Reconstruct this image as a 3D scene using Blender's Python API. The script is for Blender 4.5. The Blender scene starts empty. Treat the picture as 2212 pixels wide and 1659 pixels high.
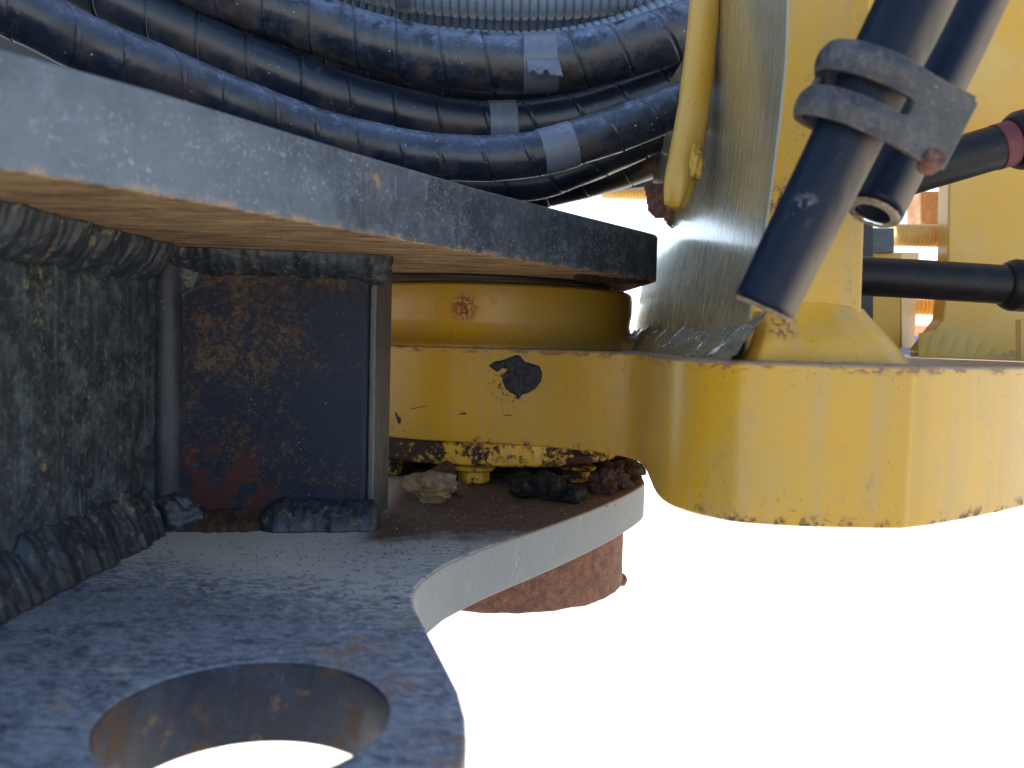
import bpy, bmesh, math, random
from mathutils import Vector, Matrix, noise
random.seed(7)
R=math.radians
S=bpy.context.scene
# ---------------------------------------------------------------- camera
F=1843.0; ROLL=R(1.5); PITCH=R(3.06)
cr,sr=math.cos(ROLL),math.sin(ROLL); cp,sp=math.cos(PITCH),math.sin(PITCH)
fwd=Vector((0,cp,-sp)); up=Vector((0,sp,cp)); rt=Vector((1,0,0))
X=cr*rt+sr*up; Y=-sr*rt+cr*up; Z=-fwd
cd=bpy.data.cameras.new("camera"); cam=bpy.data.objects.new("camera",cd); S.collection.objects.link(cam)
cam.matrix_world=Matrix(((X.x,Y.x,Z.x,0),(X.y,Y.y,Z.y,0),(X.z,Y.z,Z.z,0),(0,0,0,1)))
cd.sensor_width=36; cd.lens=36*F/2212; cd.clip_start=.01; cd.clip_end=3000
cd.dof.use_dof=True; cd.dof.focus_distance=.72; cd.dof.aperture_fstop=8.5
S.camera=cam
# ---------------------------------------------------------------- world, sun, exposure
SUN_EL=R(52); SUN_AZ=R(-20)            # azimuth from +Y towards +X; behind the machine
w=bpy.data.worlds.new("World"); S.world=w; w.use_nodes=True
nt=w.node_tree; nt.nodes.clear()
sky=nt.nodes.new("ShaderNodeTexSky"); sky.sky_type='NISHITA'; sky.sun_disc=False
sky.sun_elevation=SUN_EL; sky.sun_rotation=SUN_AZ
bg=nt.nodes.new("ShaderNodeBackground"); bg.inputs[1].default_value=.15
wo=nt.nodes.new("ShaderNodeOutputWorld")
nt.links.new(sky.outputs[0],bg.inputs[0]); nt.links.new(bg.outputs[0],wo.inputs[0])
ld=bpy.data.lights.new("sun",'SUN'); ld.energy=4.5; ld.angle=R(.5); ld.color=(1,.95,.87)
lo=bpy.data.objects.new("sun",ld); S.collection.objects.link(lo)
sd=Vector((math.sin(SUN_AZ)*math.cos(SUN_EL),math.cos(SUN_AZ)*math.cos(SUN_EL),math.sin(SUN_EL)))
lo.rotation_euler=sd.to_track_quat('Z','Y').to_euler()
S.view_settings.view_transform='Standard'; S.view_settings.look='None'
S.view_settings.exposure=1.4; S.view_settings.gamma=1
# ---------------------------------------------------------------- measuring helpers
def ray(px,py):
    u=(px-1106)/F; y=(py-829.5)/F
    a=u*cr+y*sr; b=-u*sr+y*cr
    return fwd+a*rt-b*up
def at(px,py,d):
    r=ray(px,py); return r*(d/r.y)
def uz(px,py,z):
    r=ray(px,py); return r*(z/r.z)
# ---------------------------------------------------------------- node helpers
class M:
    def __init__(s,name):
        s.m=bpy.data.materials.new(name); s.m.use_nodes=True; s.t=s.m.node_tree
        s.b=s.t.nodes["Principled BSDF"]
        s.geo=s.t.nodes.new("ShaderNodeNewGeometry")
        s.tc=s.t.nodes.new("ShaderNodeTexCoord")
        s.pos=s.tc.outputs['Object']; s.col=None; s.rough=None; s.h=None
    def n(s,k): return s.t.nodes.new(k)
    def l(s,a,b): s.t.links.new(a,b)
    def set(s,inp,v):
        if hasattr(v,'is_output') or isinstance(v,bpy.types.NodeSocket): s.l(v,inp)
        else: inp.default_value=v
    def math(s,op,a,b=0.0,c=None,clamp=False):
        q=s.n("ShaderNodeMath"); q.operation=op; q.use_clamp=clamp
        s.set(q.inputs[0],a); s.set(q.inputs[1],b)
        if c is not None: s.set(q.inputs[2],c)
        return q.outputs[0]
    def scale(s,v,src=None):
        q=s.n("ShaderNodeMapping"); s.l(src or s.pos,q.inputs[0]); q.inputs['Scale'].default_value=v
        return q.outputs[0]
    def rotscale(s,rot,v):
        q=s.n("ShaderNodeMapping"); s.l(s.pos,q.inputs[0]); q.inputs['Scale'].default_value=v; q.inputs['Rotation'].default_value=rot
        return q.outputs[0]
    def noise(s,sc,det=4,ro=.55,vec=None,dist=0):
        q=s.n("ShaderNodeTexNoise"); s.l(vec or s.pos,q.inputs['Vector'])
        q.inputs['Scale'].default_value=sc; q.inputs['Detail'].default_value=det; q.inputs['Roughness'].default_value=ro
        q.inputs['Distortion'].default_value=dist
        return q.outputs['Fac']
    def voro(s,sc,vec=None,f='F1'):
        q=s.n("ShaderNodeTexVoronoi"); s.l(vec or s.pos,q.inputs['Vector']); q.feature=f; q.inputs['Scale'].default_value=sc
        return q.outputs['Distance']
    def warp(s,amt,sc,vec=None):
        q=s.n("ShaderNodeTexNoise"); s.l(vec or s.pos,q.inputs['Vector']); q.inputs['Scale'].default_value=sc; q.inputs['Detail'].default_value=3
        a=s.n("ShaderNodeVectorMath"); a.operation='MULTIPLY_ADD'; s.l(q.outputs['Color'],a.inputs[0]); a.inputs[1].default_value=(amt,)*3; s.l(vec or s.pos,a.inputs[2])
        return a.outputs[0]
    def step(s,v,a,b):                    # smooth 0..1 between a and b (a may exceed b)
        q=s.n("ShaderNodeMapRange"); q.interpolation_type='SMOOTHSTEP'
        s.set(q.inputs[0],v); 
        if a<b: q.inputs[1].default_value=a; q.inputs[2].default_value=b; q.inputs[3].default_value=0; q.inputs[4].default_value=1
        else: q.inputs[1].default_value=b; q.inputs[2].default_value=a; q.inputs[3].default_value=1; q.inputs[4].default_value=0
        return q.outputs[0]
    def near(s,p,r0,r1):                  # 1 within r0 of world point p, 0 beyond r1
        q=s.n("ShaderNodeVectorMath"); q.operation='DISTANCE'; s.l(s.pos,q.inputs[0]); q.inputs[1].default_value=p
        return s.step(q.outputs['Value'],r1,r0)
    def axis(s,i,src=None):
        q=s.n("ShaderNodeSeparateXYZ"); s.l(src or s.pos,q.inputs[0]); return q.outputs[i]
    def nz(s): return s.axis(2,s.geo.outputs['Normal'])
    def mix(s,f,a,b):
        q=s.n("ShaderNodeMix"); q.data_type='RGBA'; s.set(q.inputs[0],f)
        for i,v in ((6,a),(7,b)):
            if isinstance(v,tuple): q.inputs[i].default_value=(*v,1)
            else: s.l(v,q.inputs[i])
        return q.outputs[2]
    def mixf(s,f,a,b):
        q=s.n("ShaderNodeMix"); s.set(q.inputs[0],f); s.set(q.inputs[2],a); s.set(q.inputs[3],b); return q.outputs[0]
    def edge(s,r=.003):                   # where the surface bends sharply within r
        q=s.n("ShaderNodeBevel"); q.samples=4; q.inputs[0].default_value=r
        d=s.n("ShaderNodeVectorMath"); d.operation='DOT_PRODUCT'; s.l(q.outputs[0],d.inputs[0]); s.l(s.geo.outputs['True Normal'],d.inputs[1])
        return s.step(d.outputs['Value'],.995,.85)
    def layer(s,f,col,rough=None,h=0):
        s.col=s.mix(f,s.col,col)
        if rough is not None: s.rough=s.mixf(f,s.rough,rough)
        if h: s.addh(s.math('MULTIPLY',f,h))
    def addh(s,v): s.h=v if s.h is None else s.math('ADD',s.h,v)
    def done(s,bump=.001,strength=1,spec=.5,metal=0,coat=0):
        s.set(s.b.inputs['Base Color'],s.col if not isinstance(s.col,tuple) else (*s.col,1))
        s.set(s.b.inputs['Roughness'],s.rough)
        s.b.inputs['Metallic'].default_value=metal
        s.b.inputs['Specular IOR Level'].default_value=spec
        s.b.inputs['Coat Weight'].default_value=coat
        if s.h is not None:
            q=s.n("ShaderNodeBump"); q.inputs['Distance'].default_value=bump; q.inputs['Strength'].default_value=strength
            s.l(s.h,q.inputs['Height']); s.l(q.outputs[0],s.b.inputs['Normal'])
        return s.m
def mul(m,*a):
    r=a[0]
    for b in a[1:]: r=m.math('MULTIPLY',r,b)
    return r
# ---------------------------------------------------------------- materials
RUST=(.20,.075,.025); DKRUST=(.055,.022,.014)
def yellow(name,base=(.52,.27,.010),pale=(.45,.265,.045),chips=.0,marks=(),streak=1.0,grime=.3,edge=1.0,topdust=0.6):
    m=M(name); big=m.noise(9,3); v=m.noise(1,5,.6,m.scale((110,110,9)))
    m.col=m.mix(m.step(big,.35,.7),base,pale); m.rough=.33
    m.layer(m.math('MULTIPLY',m.step(v,.45,.75),.5*streak),(.42,.27,.08))
    m.layer(mul(m,m.step(m.noise(1,5,.65,m.scale((55,55,5))),.50,.72),.5*streak),(.36,.25,.12),.42)
    m.layer(mul(m,m.step(m.noise(28,6,.7),.52,.70),.5*grime+.1),(.30,.22,.10),.45)
    m.layer(mul(m,m.step(m.noise(1,5,.7,m.scale((70,70,22))),.60,.70),m.step(m.noise(140,4,.8),.45,.6),.6*streak),(.27,.18,.13),.5)
    m.layer(m.math('MULTIPLY',m.step(m.noise(35,5,.65),.5,.75),.35*grime+.1),(.42,.27,.07),.5)
    m.layer(m.math('MULTIPLY',m.step(m.noise(420,2),.60,.78),.25),(.35,.22,.06))
    # pin-point specks
    sp_=m.math('MULTIPLY',m.step(m.voro(260),.16,.08),m.step(m.noise(60,3),.48,.62))
    m.layer(m.math('MULTIPLY',sp_,.85),(.09,.03,.025),.6)
    # longer hairline scratches
    sc=m.step(m.noise(1,3,.6,m.rotscale((0,.5,0),(420,420,30)),2.),.70,.74)
    m.layer(mul(m,sc,m.step(m.noise(22,2),.5,.6),.8),(.14,.075,.05),.6)
    if streak>.9:
        zz=m.axis(2); lowe=mul(m,m.step(zz,ZG0+.010,ZG0+.001),m.step(m.noise(85,6,.72),.53,.60),m.step(m.noise(13,2),.42,.55)); m.layer(lowe,m.mix(m.noise(150,3),(.035,.02,.018),(.15,.07,.05)),.7,-.6)
        hie=mul(m,m.step(m.math('ABSOLUTE',m.math('ADD',zz,.0125)),.0045,.001),m.step(m.noise(1,6,.75,m.scale((60,60,150))),.50,.58)); m.layer(m.math('MULTIPLY',hie,.85),(.20,.085,.05),.7,-.4)
        m.layer(mul(m,m.step(m.math('ABSOLUTE',m.math('ADD',zz,.0105)),.002,.0006),.7),(.19,.14,.12),.6)
        scf=mul(m,m.step(m.noise(1,6,.8,m.scale((130,130,75)),1.),.57,.63),m.step(m.noise(11,3),.50,.62)); m.layer(m.math('MULTIPLY',scf,.6),(.22,.13,.10),.6,-.15)
    if topdust: m.layer(mul(m,m.step(m.nz(),.75,.95),m.step(m.noise(60,5),.25,.6),topdust),(.24,.17,.13),.75)
    if edge:
        e=mul(m,m.edge(.003),m.step(m.noise(75,5,.7),.50,.62),.85*edge)
        m.layer(e,(.10,.035,.025),.7,-.4)
    if chips:
        c1=m.math('ADD',m.math('ADD',m.noise(60,8,.78),m.math('MULTIPLY',m.math('SUBTRACT',m.noise(210,5,.8),.5),.45)),m.math('MULTIPLY',m.noise(14,2),.6))
        c1=m.math('ADD',c1,m.math('MULTIPLY',m.axis(0),-.55*chips)); m.layer(m.math('MULTIPLY',m.step(c1,.77+(.9-chips)*.16,.81+(.9-chips)*.16),.75),(.33,.17,.05),.65,-.1); f=m.step(m.math('ADD',c1,m.math('MULTIPLY',m.noise(260,3,.7),.10)),.845+(.9-chips)*.16,.865+(.9-chips)*.16)
        m.layer(f,m.mix(m.noise(90,3),(.015,.011,.014),(.07,.032,.02)),.75,-.7)
    for (p,r,c,thr) in marks:
        f=mul(m,m.near(p,r*.3,r),m.step(m.noise(260,5,.7),thr,thr+.06)); m.layer(f,c,.7,-.2)
    m.addh(m.math('MULTIPLY',m.noise(260,3,.5),.25)); m.addh(m.math('MULTIPLY',m.noise(45,2),.6)); m.addh(m.math('MULTIPLY',v,.35))
    return m.done(.0006,.8,.36,coat=0)
def yellow_side():  # yellow paint greyed and silvered in its colour for the grazing reflection
    m=M('sheen_greyed_yellow_flank'); st=m.noise(1,5,.7,m.scale((200,200,9)))
    m.col=m.mix(m.step(m.noise(8,3),.3,.7),(.34,.27,.13),(.27,.235,.15)); m.rough=.26
    m.layer(m.math('MULTIPLY',m.step(st,.45,.7),.6),(.12,.095,.07),.4)
    m.layer(mul(m,m.step(m.axis(2),.11,.02),m.step(m.noise(1,5,.75,m.scale((400,400,40))),.47,.62),.8),(.075,.055,.045),.55)
    m.layer(mul(m,m.step(m.noise(1,4,.7,m.scale((500,500,30))),.66,.74),m.step(m.axis(2),.12,.02)),(.45,.43,.38),.25)
    m.layer(mul(m,m.step(m.voro(220),.16,.08),m.step(m.noise(60,3),.5,.62)),(.07,.03,.025),.6)
    m.addh(m.math('MULTIPLY',st,.9)); m.addh(m.math('MULTIPLY',m.noise(300,3),.4))
    m.b.inputs['Coat Roughness'].default_value=.16
    return m.done(.0005,.8,.8,coat=.8)
def dark(name,base=(.012,.020,.042),dust=(.15,.19,.26),dustamt=.5,rust=.0,rustc=(.22,.10,.03),scr=.5,rough=.42,edge=.7,extra=None,streaks=0,bump=.0006,spec=.5,speck=.5):
    m=M(name); m.col=m.mix(m.noise(12,3),base,tuple(b*1.7+.004 for b in base)); m.rough=rough
    f=m.math('MULTIPLY',m.step(m.noise(62,7,.8),.42,.72),dustamt); m.layer(f,dust,.7)
    f=m.math('MULTIPLY',m.step(m.noise(230,4,.75),.52,.75),dustamt*.8); m.layer(f,tuple(min(1,c*1.4) for c in dust),.75)
    if streaks: m.layer(m.math('MULTIPLY',m.step(m.noise(1,5,.6,m.scale((240,240,14))),.48,.78),streaks),dust,.65)
    if rust:
        f=m.step(m.math('ADD',m.noise(150,5,.75),m.math('MULTIPLY',m.noise(17,3),.8)),1.08-rust*.33,1.22-rust*.33)
        m.layer(m.math('MULTIPLY',f,.8),m.mix(m.noise(300,3),rustc,tuple(c*.45 for c in rustc)),.8,.35)
    if scr:
        for rot,th in (((0,.9,.3),.69),((.4,-.5,.2),.70)):
            s_=m.step(m.noise(1,3,.6,m.rotscale(rot,(500,500,22)),1.5),th,th+.05)
            m.layer(mul(m,s_,m.step(m.noise(16,3),.47,.6),scr),(.32,.36,.40),.6)
    m.layer(mul(m,m.step(m.voro(230,m.warp(.004,90)),.17,.07),m.step(m.noise(33,3),.56,.66),speck),(.42,.37,.28),.8,.2)
    if edge:
        m.layer(mul(m,m.edge(.0028),m.step(m.noise(90,5,.7),.42,.6),edge),(.30,.17,.09),.75)
    if extra: extra(m)
    m.addh(m.math('MULTIPLY',m.noise(190,4,.6),.5)); m.addh(m.math('MULTIPLY',m.noise(40,2),.6))
    return m.done(bump,.8,spec)
def ptmask(m,p,r): return m.near(p,r*.35,r)
Mt={}
A=Vector((-.03,1.03,0))               # the pin axis
ZU0,ZU1=.0604,.107; ZL0,ZL1=-.187,-.149; ZG0,ZG1=-.105,-.0095
pA=at(1003,664,.862); 
Mt['yellow']=yellow('weathered_yellow_paint',marks=[(tuple(at(1003,664,.861)),.019,(.22,.05,.03),.44),(tuple(at(1175,665,.861)),.012,(.25,.07,.03),.60),
    (tuple(at(870,925,.87)),.03,(.16,.045,.03),.60),(tuple(at(1000,892,.853)),.008,(.10,.03,.03),.50),
    (tuple(at(1692,430,.525)),.016,(.10,.04,.035),.47),(tuple(at(1690,700,.515)),.014,(.16,.07,.04),.50),(tuple(at(1110,815,.838)),.040,(.035,.025,.02),.60),(tuple(at(1095,830,.838)),.024,(.03,.022,.02),.53),(tuple(at(1250,965,.84)),.03,(.2,.10,.05),.66),(tuple(at(1560,800,.5)),.02,(.22,.08,.03),.60),(tuple(at(1700,1130,.49)),.03,(.12,.06,.05),.60),(tuple(at(1860,805,.5)),.016,(.16,.05,.04),.60)])
Mt['yellow_side']=yellow_side()
Mt['yellow_far']=yellow('pale_yellow_paint',base=(.52,.285,.025),pale=(.50,.32,.08),streak=.3,grime=.2,edge=.3)
Mt['yellow_deep']=yellow('deep_yellow_paint',base=(.50,.27,.01),pale=(.50,.28,.015),streak=.2,edge=0)
Mt['yellow_cap']=yellow('chipped_yellow_paint',base=(.72,.40,.03),pale=(.66,.36,.03),chips=.9,edge=.6,topdust=.2)
Mt['yellow_bolt']=yellow('bolt_yellow_paint',base=(.80,.43,.02),pale=(.75,.4,.02),chips=.48,edge=.3,topdust=.2)
def platex(m):
    m.layer(mul(m,m.step(m.noise(7,4,.6),.35,.7),m.step(m.axis(0),.10,-.14),.85),(.13,.15,.175),.5)
    m.layer(mul(m,m.step(m.noise(420,3,.7),.56,.66),m.step(m.noise(26,4,.7),.42,.6),.7),(.30,.32,.34),.7)
    m.layer(mul(m,m.step(m.noise(1,4,.7,m.rotscale((0,.9,.6),(700,700,26)),1.2),.66,.71),.55),(.34,.36,.38),.5)
    m.layer(mul(m,m.step(m.noise(1,5,.65,m.scale((45,45,70)),1.2),.52,.72),.45),(.17,.20,.24),.6)
    m.layer(mul(m,m.step(m.noise(30,5,.7),.66,.74),.7),(.33,.20,.08),.8)
    m.layer(mul(m,m.step(m.axis(2),.0665,.0615),m.step(m.noise(70,5,.7),.46,.62),.65),(.34,.24,.15),.8)
Mt['plate']=dark('dark_painted_steel',base=(.014,.018,.025),dust=(.13,.15,.175),dustamt=.6,rust=0,scr=1,streaks=.35,edge=.9,extra=platex,spec=.35)
def edge_sky_tone(m):  # pale grey layers carry bright sky on dark paint; only the rim is rust
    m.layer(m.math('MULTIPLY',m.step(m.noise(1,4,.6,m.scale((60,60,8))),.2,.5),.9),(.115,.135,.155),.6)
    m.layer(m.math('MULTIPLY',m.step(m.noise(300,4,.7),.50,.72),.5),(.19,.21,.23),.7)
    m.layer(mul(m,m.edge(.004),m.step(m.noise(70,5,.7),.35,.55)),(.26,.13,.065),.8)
Mt['cutedge']=dark('sky_lit_cut_plate_edge',base=(.05,.055,.06),dust=(.3,.32,.33),dustamt=.8,rust=.05,scr=.7,edge=0,extra=edge_sky_tone)  # greys put the sky's reflection into the edge colour
def under():
    m=M('rusty_plate_underside'); st=m.noise(1,6,.7,m.rotscale((0,0,.99),(26,190,40)))
    m.col=m.mix(m.step(st,.35,.66),(.15,.075,.04),(.56,.37,.19)); m.rough=.75
    m.layer(m.step(m.noise(1,5,.7,m.rotscale((0,0,.99),(40,170,40))),.56,.68),(.07,.065,.06),.6)
    m.layer(m.math('MULTIPLY',m.step(m.noise(260,4,.7),.5,.7),.5),(.50,.34,.17))
    m.addh(st); m.addh(m.noise(210,5,.7))
    return m.done(.0016,1,.2)
Mt['under']=under()
def toplower(m):
    # dried mud washed up against the webs, thinning outward; splash spots; brown soil in the pocket
    y=m.axis(1); x=m.axis(0)
    g=m.math('ADD',m.math('ADD',y,m.math('MULTIPLY',x,.30)),m.math('MULTIPLY',m.math('SUBTRACT',m.noise(22,5,.65),.5),.05))
    cut=m.step(x,-.085,-.15)
    m.layer(m.math('MULTIPLY',m.step(m.noise(1,6,.8,m.scale((200,300,200))),.44,.60),.7),(.38,.39,.40),.7,.1)
    m.layer(m.math('MULTIPLY',m.step(m.noise(1,6,.8,m.scale((22,36,20))),.25,.75),.75),(.30,.315,.34),.7)
    m.layer(m.math('MULTIPLY',m.step(m.noise(1,5,.7,m.scale((60,130,100)),1.),.50,.68),.55),(.36,.385,.41),.75)
    spk=m.step(m.math('ADD',m.noise(1,5,.75,m.scale((150,260,150))),m.math('MULTIPLY',m.step(g,.34,.50),.30)),.69,.76)
    m.layer(mul(m,spk,.9),(.48,.46,.41),.85,.3)
    full=mul(m,m.step(g,.462,.505),cut,m.step(m.noise(1,5,.75,m.scale((160,300,160))),.66,.58))
    m.layer(full,m.mix(m.noise(30,4),(.66,.60,.50),(.54,.49,.42)),.85,.35)
    sp1=m.math('MULTIPLY',m.step(m.voro(62,m.warp(.012,60,m.scale((.6,1,1)))),.26,.12),m.step(m.noise(14,3),.50,.62)); m.layer(m.math('MULTIPLY',sp1,.85),(.40,.37,.31),.85,.3)
    sp2=m.math('MULTIPLY',m.step(m.voro(170,m.warp(.005,120)),.30,.12),m.step(m.noise(20,3),.45,.6)); m.layer(m.math('MULTIPLY',sp2,.7),(.34,.35,.34),.85,.15)
    rustspots=m.math('MULTIPLY',m.step(m.noise(28,5,.65),.60,.68),m.step(y,.50,.40)); m.layer(m.math('MULTIPLY',rustspots,.7),(.42,.29,.17),.8)
    m.layer(mul(m,m.step(m.noise(1,7,.85,m.scale((50,90,50))),.53,.62),m.step(g,.50,.40),.75),(.022,.033,.060),.5,-.1)
    for q,r_ in (((-.058,.350,ZL1),.034),(tuple(uz(990,1625,ZL1)),.024),(tuple(uz(760,1400,ZL1)),.03)):
        m.layer(mul(m,m.near(q,r_*.3,r_),m.step(m.noise(60,6,.75),.46,.58),.85),m.mix(m.noise(120,3),(.36,.21,.13),(.16,.09,.06)),.85,.2)
    soil=m.step(m.math('ADD',m.math('ADD',y,m.math('MULTIPLY',x,-.25)),m.math('MULTIPLY',m.math('SUBTRACT',m.noise(24,5,.65),.5),.12)),.60,.66)
    soil=m.math('MULTIPLY',soil,m.step(x,-.118,-.095))
    m.layer(soil,m.mix(m.noise(90,6,.75),(.035,.020,.014),(.17,.10,.065)),.9,.6)
    gr=m.math('MULTIPLY',soil,m.step(m.voro(300),.22,.12)); m.layer(m.math('MULTIPLY',gr,.8),(.30,.20,.12),.9,.4)
    m.addh(m.math('MULTIPLY',m.noise(330,4,.7),.6))
Mt['topplate']=dark('dusty_dark_blue_plate_top',base=(.014,.022,.040),dust=(.16,.18,.21),dustamt=.5,rust=0,scr=.9,edge=.5,extra=toplower,bump=.001)
def webx(m):
    f=mul(m,m.near(tuple(at(465,1075,.64)),.03,.055),m.step(m.noise(45,5,.6),.44,.50)); m.layer(f,(.055,.022,.022),.7,.2)
    f=mul(m,m.step(m.axis(2),.015,.055),m.step(m.noise(60,6,.8),.45,.66)); m.layer(f,(.085,.05,.03),.8,.2)
    g=m.step(m.math('ADD',m.math('ADD',m.noise(190,8,.9),m.math('MULTIPLY',m.noise(14,3),.45)),m.math('ADD',m.math('MULTIPLY',m.axis(2),.55),m.math('MULTIPLY',m.axis(0),-.5))),.80,.89)
    m.layer(mul(m,g,m.mixf(m.noise(300,4,.8),.15,.95)),m.mix(m.noise(250,3),(.24,.145,.065),(.09,.055,.032)),.8,.3)
Mt['web']=dark('rust_flecked_navy_plate',base=(.007,.011,.022),dust=(.03,.042,.06),dustamt=.25,rust=.0,rustc=(.26,.14,.045),scr=.2,edge=.3,extra=webx,rough=.5,spec=.12)
Mt['wall']=dark('scuffed_grey_green_wall',base=(.010,.015,.018),dust=(.13,.155,.165),dustamt=.6,rust=.15,rustc=(.35,.26,.12),scr=1,streaks=.35,edge=.3,spec=.3)
Mt['endface']=dark('brushed_plate_end',base=(.022,.026,.030),dust=(.09,.10,.105),dustamt=.8,rust=.22,rustc=(.3,.13,.05),scr=.8,streaks=.7,edge=.8)
def weldx(m):
    m.layer(m.math('MULTIPLY',m.step(m.noise(75,5,.7,m.scale((1,1,1.5)),1.5),.55,.66),.55),(.24,.18,.09),.8,.2)
Mt['weld']=dark('painted_weld_bead',base=(.008,.012,.018),dust=(.07,.085,.10),dustamt=.6,rust=.15,rustc=(.3,.18,.08),scr=.5,edge=0,extra=weldx,bump=.0007,rough=.4,spec=.45)
Mt['strip']=dark('smooth_corner_weld',base=(.012,.014,.020),dust=(.07,.075,.09),dustamt=.45,rust=.12,scr=.3,edge=0,streaks=.4,rough=.36,spec=.25)
def rusty(name,a,b,rough=.8,sc=60,bump=.0012):
    m=M(name); m.col=m.mix(m.step(m.noise(sc,6,.7),.35,.65),a,b); m.rough=rough
    m.layer(m.math('MULTIPLY',m.step(m.noise(sc*4,3,.7),.55,.7),.5),tuple(c*1.7 for c in b))
    m.addh(m.noise(sc*3,5,.7)); return m.done(bump,1,.3)
Mt['rust']=rusty('brown_rust',(.09,.045,.035),(.19,.085,.05),.8,95)
def hw(m):
    m.layer(m.step(m.noise(26,5,.65),.50,.60),(.09,.05,.03),.8,.2)
    m.layer(m.math('MULTIPLY',m.step(m.noise(50,5,.65),.60,.68),.7),(.22,.13,.07),.8,.2)
Mt['holewall']=dark('rust_stained_bore',base=(.007,.011,.022),dust=(.06,.08,.11),dustamt=.5,rust=.0,scr=.3,edge=0,extra=hw,spec=.3)
Mt['rustdark']=rusty('dark_rust',(.02,.012,.01),(.08,.04,.02))
Mt['mud']=rusty('dark_mud',(.016,.009,.007),(.055,.032,.022),.95,120,.002)
Mt['orange']=rusty('orange_rust',(.36,.17,.08),(.46,.27,.15),.7,30,.0005)
Mt['black_inside']=dark('shade_black_steel',base=(.006,.006,.007),dust=(.02,.018,.016),dustamt=.6,scr=0,edge=0,rough=.5)  # near-black; on the added panel it also stands in for shade
def hose(name,dust=(.10,.14,.22),amt=.6,base=(.004,.007,.014),rough=.28,mudf=.3):
    def ex(m):
        up_=m.step(m.nz(),-.2,.8)
        m.layer(mul(m,up_,m.step(m.noise(48 if amt>.8 else 22,7,.75),.40 if amt>.8 else .25,.53 if amt>.8 else .75),amt*.75),dust,.42)
        m.layer(mul(m,m.step(m.noise(90,5,.75),.53,.68),up_,amt*.8),tuple(min(1,c*1.5) for c in dust),.6)
        m.layer(mul(m,m.step(m.nz(),.5,-.2),m.step(m.noise(26,5,.65),.45,.65),mudf),(.10,.065,.045),.8)
        m.layer(mul(m,m.step(m.voro(120,m.warp(.006,70)),.13,.06),m.step(m.noise(25,2),.5,.6),.6),(.5,.45,.38),.9)
    return dark(name,base=base,dust=dust,dustamt=amt*.22,rust=0,scr=.4,edge=0,extra=ex,rough=rough,bump=.0003)
Mt['spiral']=hose('dusty_black_spiral_wrap',(.14,.19,.29),.75)
Mt['spiral_dirty']=hose('muddy_black_spiral_wrap',(.12,.16,.24),1.0,mudf=.45)
Mt['spiral_dark']=hose('clean_black_spiral_wrap',(.05,.07,.12),.35,rough=.28)
Mt['tape']=hose('grey_tape',(.17,.20,.25),.6,base=(.07,.085,.115),rough=.38,mudf=.2)
Mt['conduit']=hose('grey_blue_corrugated_conduit',(.26,.31,.38),.5,base=(.10,.135,.185),rough=.4,mudf=.2)
Mt['strap']=hose('slate_strap',(.12,.14,.19),.4,base=(.05,.06,.09),rough=.5,mudf=0)
def sleeve():
    def ex(m):
        m.layer(mul(m,m.step(m.axis(0,m.geo.outputs['Normal']),-.05,.65),m.step(m.noise(30,4,.6,m.scale((1,1,.25))),.2,.55),.9),(.19,.145,.10),.7)
        m.layer(mul(m,m.near(tuple(at(1725,440,.40)),.006,.016),m.step(m.noise(150,4,.7),.52,.6),.8),(.35,.36,.36),.7)
    return dark('navy_black_rubber_sleeve',base=(.003,.006,.015),dust=(.02,.028,.05),dustamt=.25,scr=.25,edge=0,extra=ex,rough=.38,bump=.0003,spec=.14,speck=.12)
Mt['sleeve']=sleeve()
Mt['clamp']=dark('dusty_black_clamp',base=(.010,.012,.016),dust=(.11,.10,.10),dustamt=.8,rust=.1,rustc=(.3,.15,.09),scr=.2,edge=.5,rough=.5)
Mt['rubber']=dark('black_hydraulic_hose',base=(.005,.005,.007),dust=(.05,.045,.04),dustamt=.15,scr=.2,edge=0,rough=.4,bump=.0002,spec=.2,speck=.15)
Mt['redband']=dark('maroon_band',base=(.07,.007,.012),dust=(.12,.04,.04),dustamt=.2,scr=.1,edge=0,rough=.6)
Mt['steel']=dark('zinc_steel',base=(.30,.31,.33),dust=(.4,.35,.25),dustamt=.4,scr=.2,edge=0,rough=.35)
Mt['thread']=dark('yellow_brown_thread',base=(.50,.30,.07),dust=(.5,.36,.16),dustamt=.4,scr=0,edge=0,rough=.45)
Mt['cutrubber']=rusty('dusty_cut_rubber',(.16,.11,.07),(.30,.24,.17),.9,120,.001)
Mt['grease']=dark('dried_black_grease',base=(.006,.007,.011),dust=(.03,.03,.035),dustamt=.5,scr=0,edge=0,rough=.62,bump=.002)
def rock(name,a,b,c):
    m=M(name); m.col=m.mix(m.step(m.noise(70,5,.65),.4,.6),a,b); m.rough=.9
    m.layer(m.math('MULTIPLY',m.step(m.noise(50,4),.60,.66),.8),c)
    m.addh(m.noise(150,6,.7)); m.addh(m.noise(420,3)); return m.done(.0022,1,.2)
Mt['rock_pale']=rock('pale_stone',(.34,.22,.115),(.22,.155,.115),(.13,.045,.04))
Mt['rock_dark']=rock('dark_clod',(.008,.008,.009),(.028,.026,.024),(.06,.05,.045))
Mt['rock_brown']=rock('red_brown_stone',(.10,.045,.03),(.14,.07,.05),(.06,.03,.03))
def sand():
    m=M('pale_sunlit_sand'); m.col=m.mix(m.noise(1.5,6,.7),(.55,.50,.42),(.68,.64,.56)); m.rough=.95
    m.addh(m.noise(20,6,.7)); return m.done(.02,.6,.1)
Mt['sand']=sand()
Mt['slate_far']=dark('slate_ground_shade',base=(.05,.06,.12),dust=(.1,.12,.2),dustamt=.3,scr=0,edge=0)
Mt['blue_far']=dark('faded_blue_paint',base=(.06,.13,.40),dust=(.2,.3,.5),dustamt=.3,scr=0,edge=0)
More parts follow.
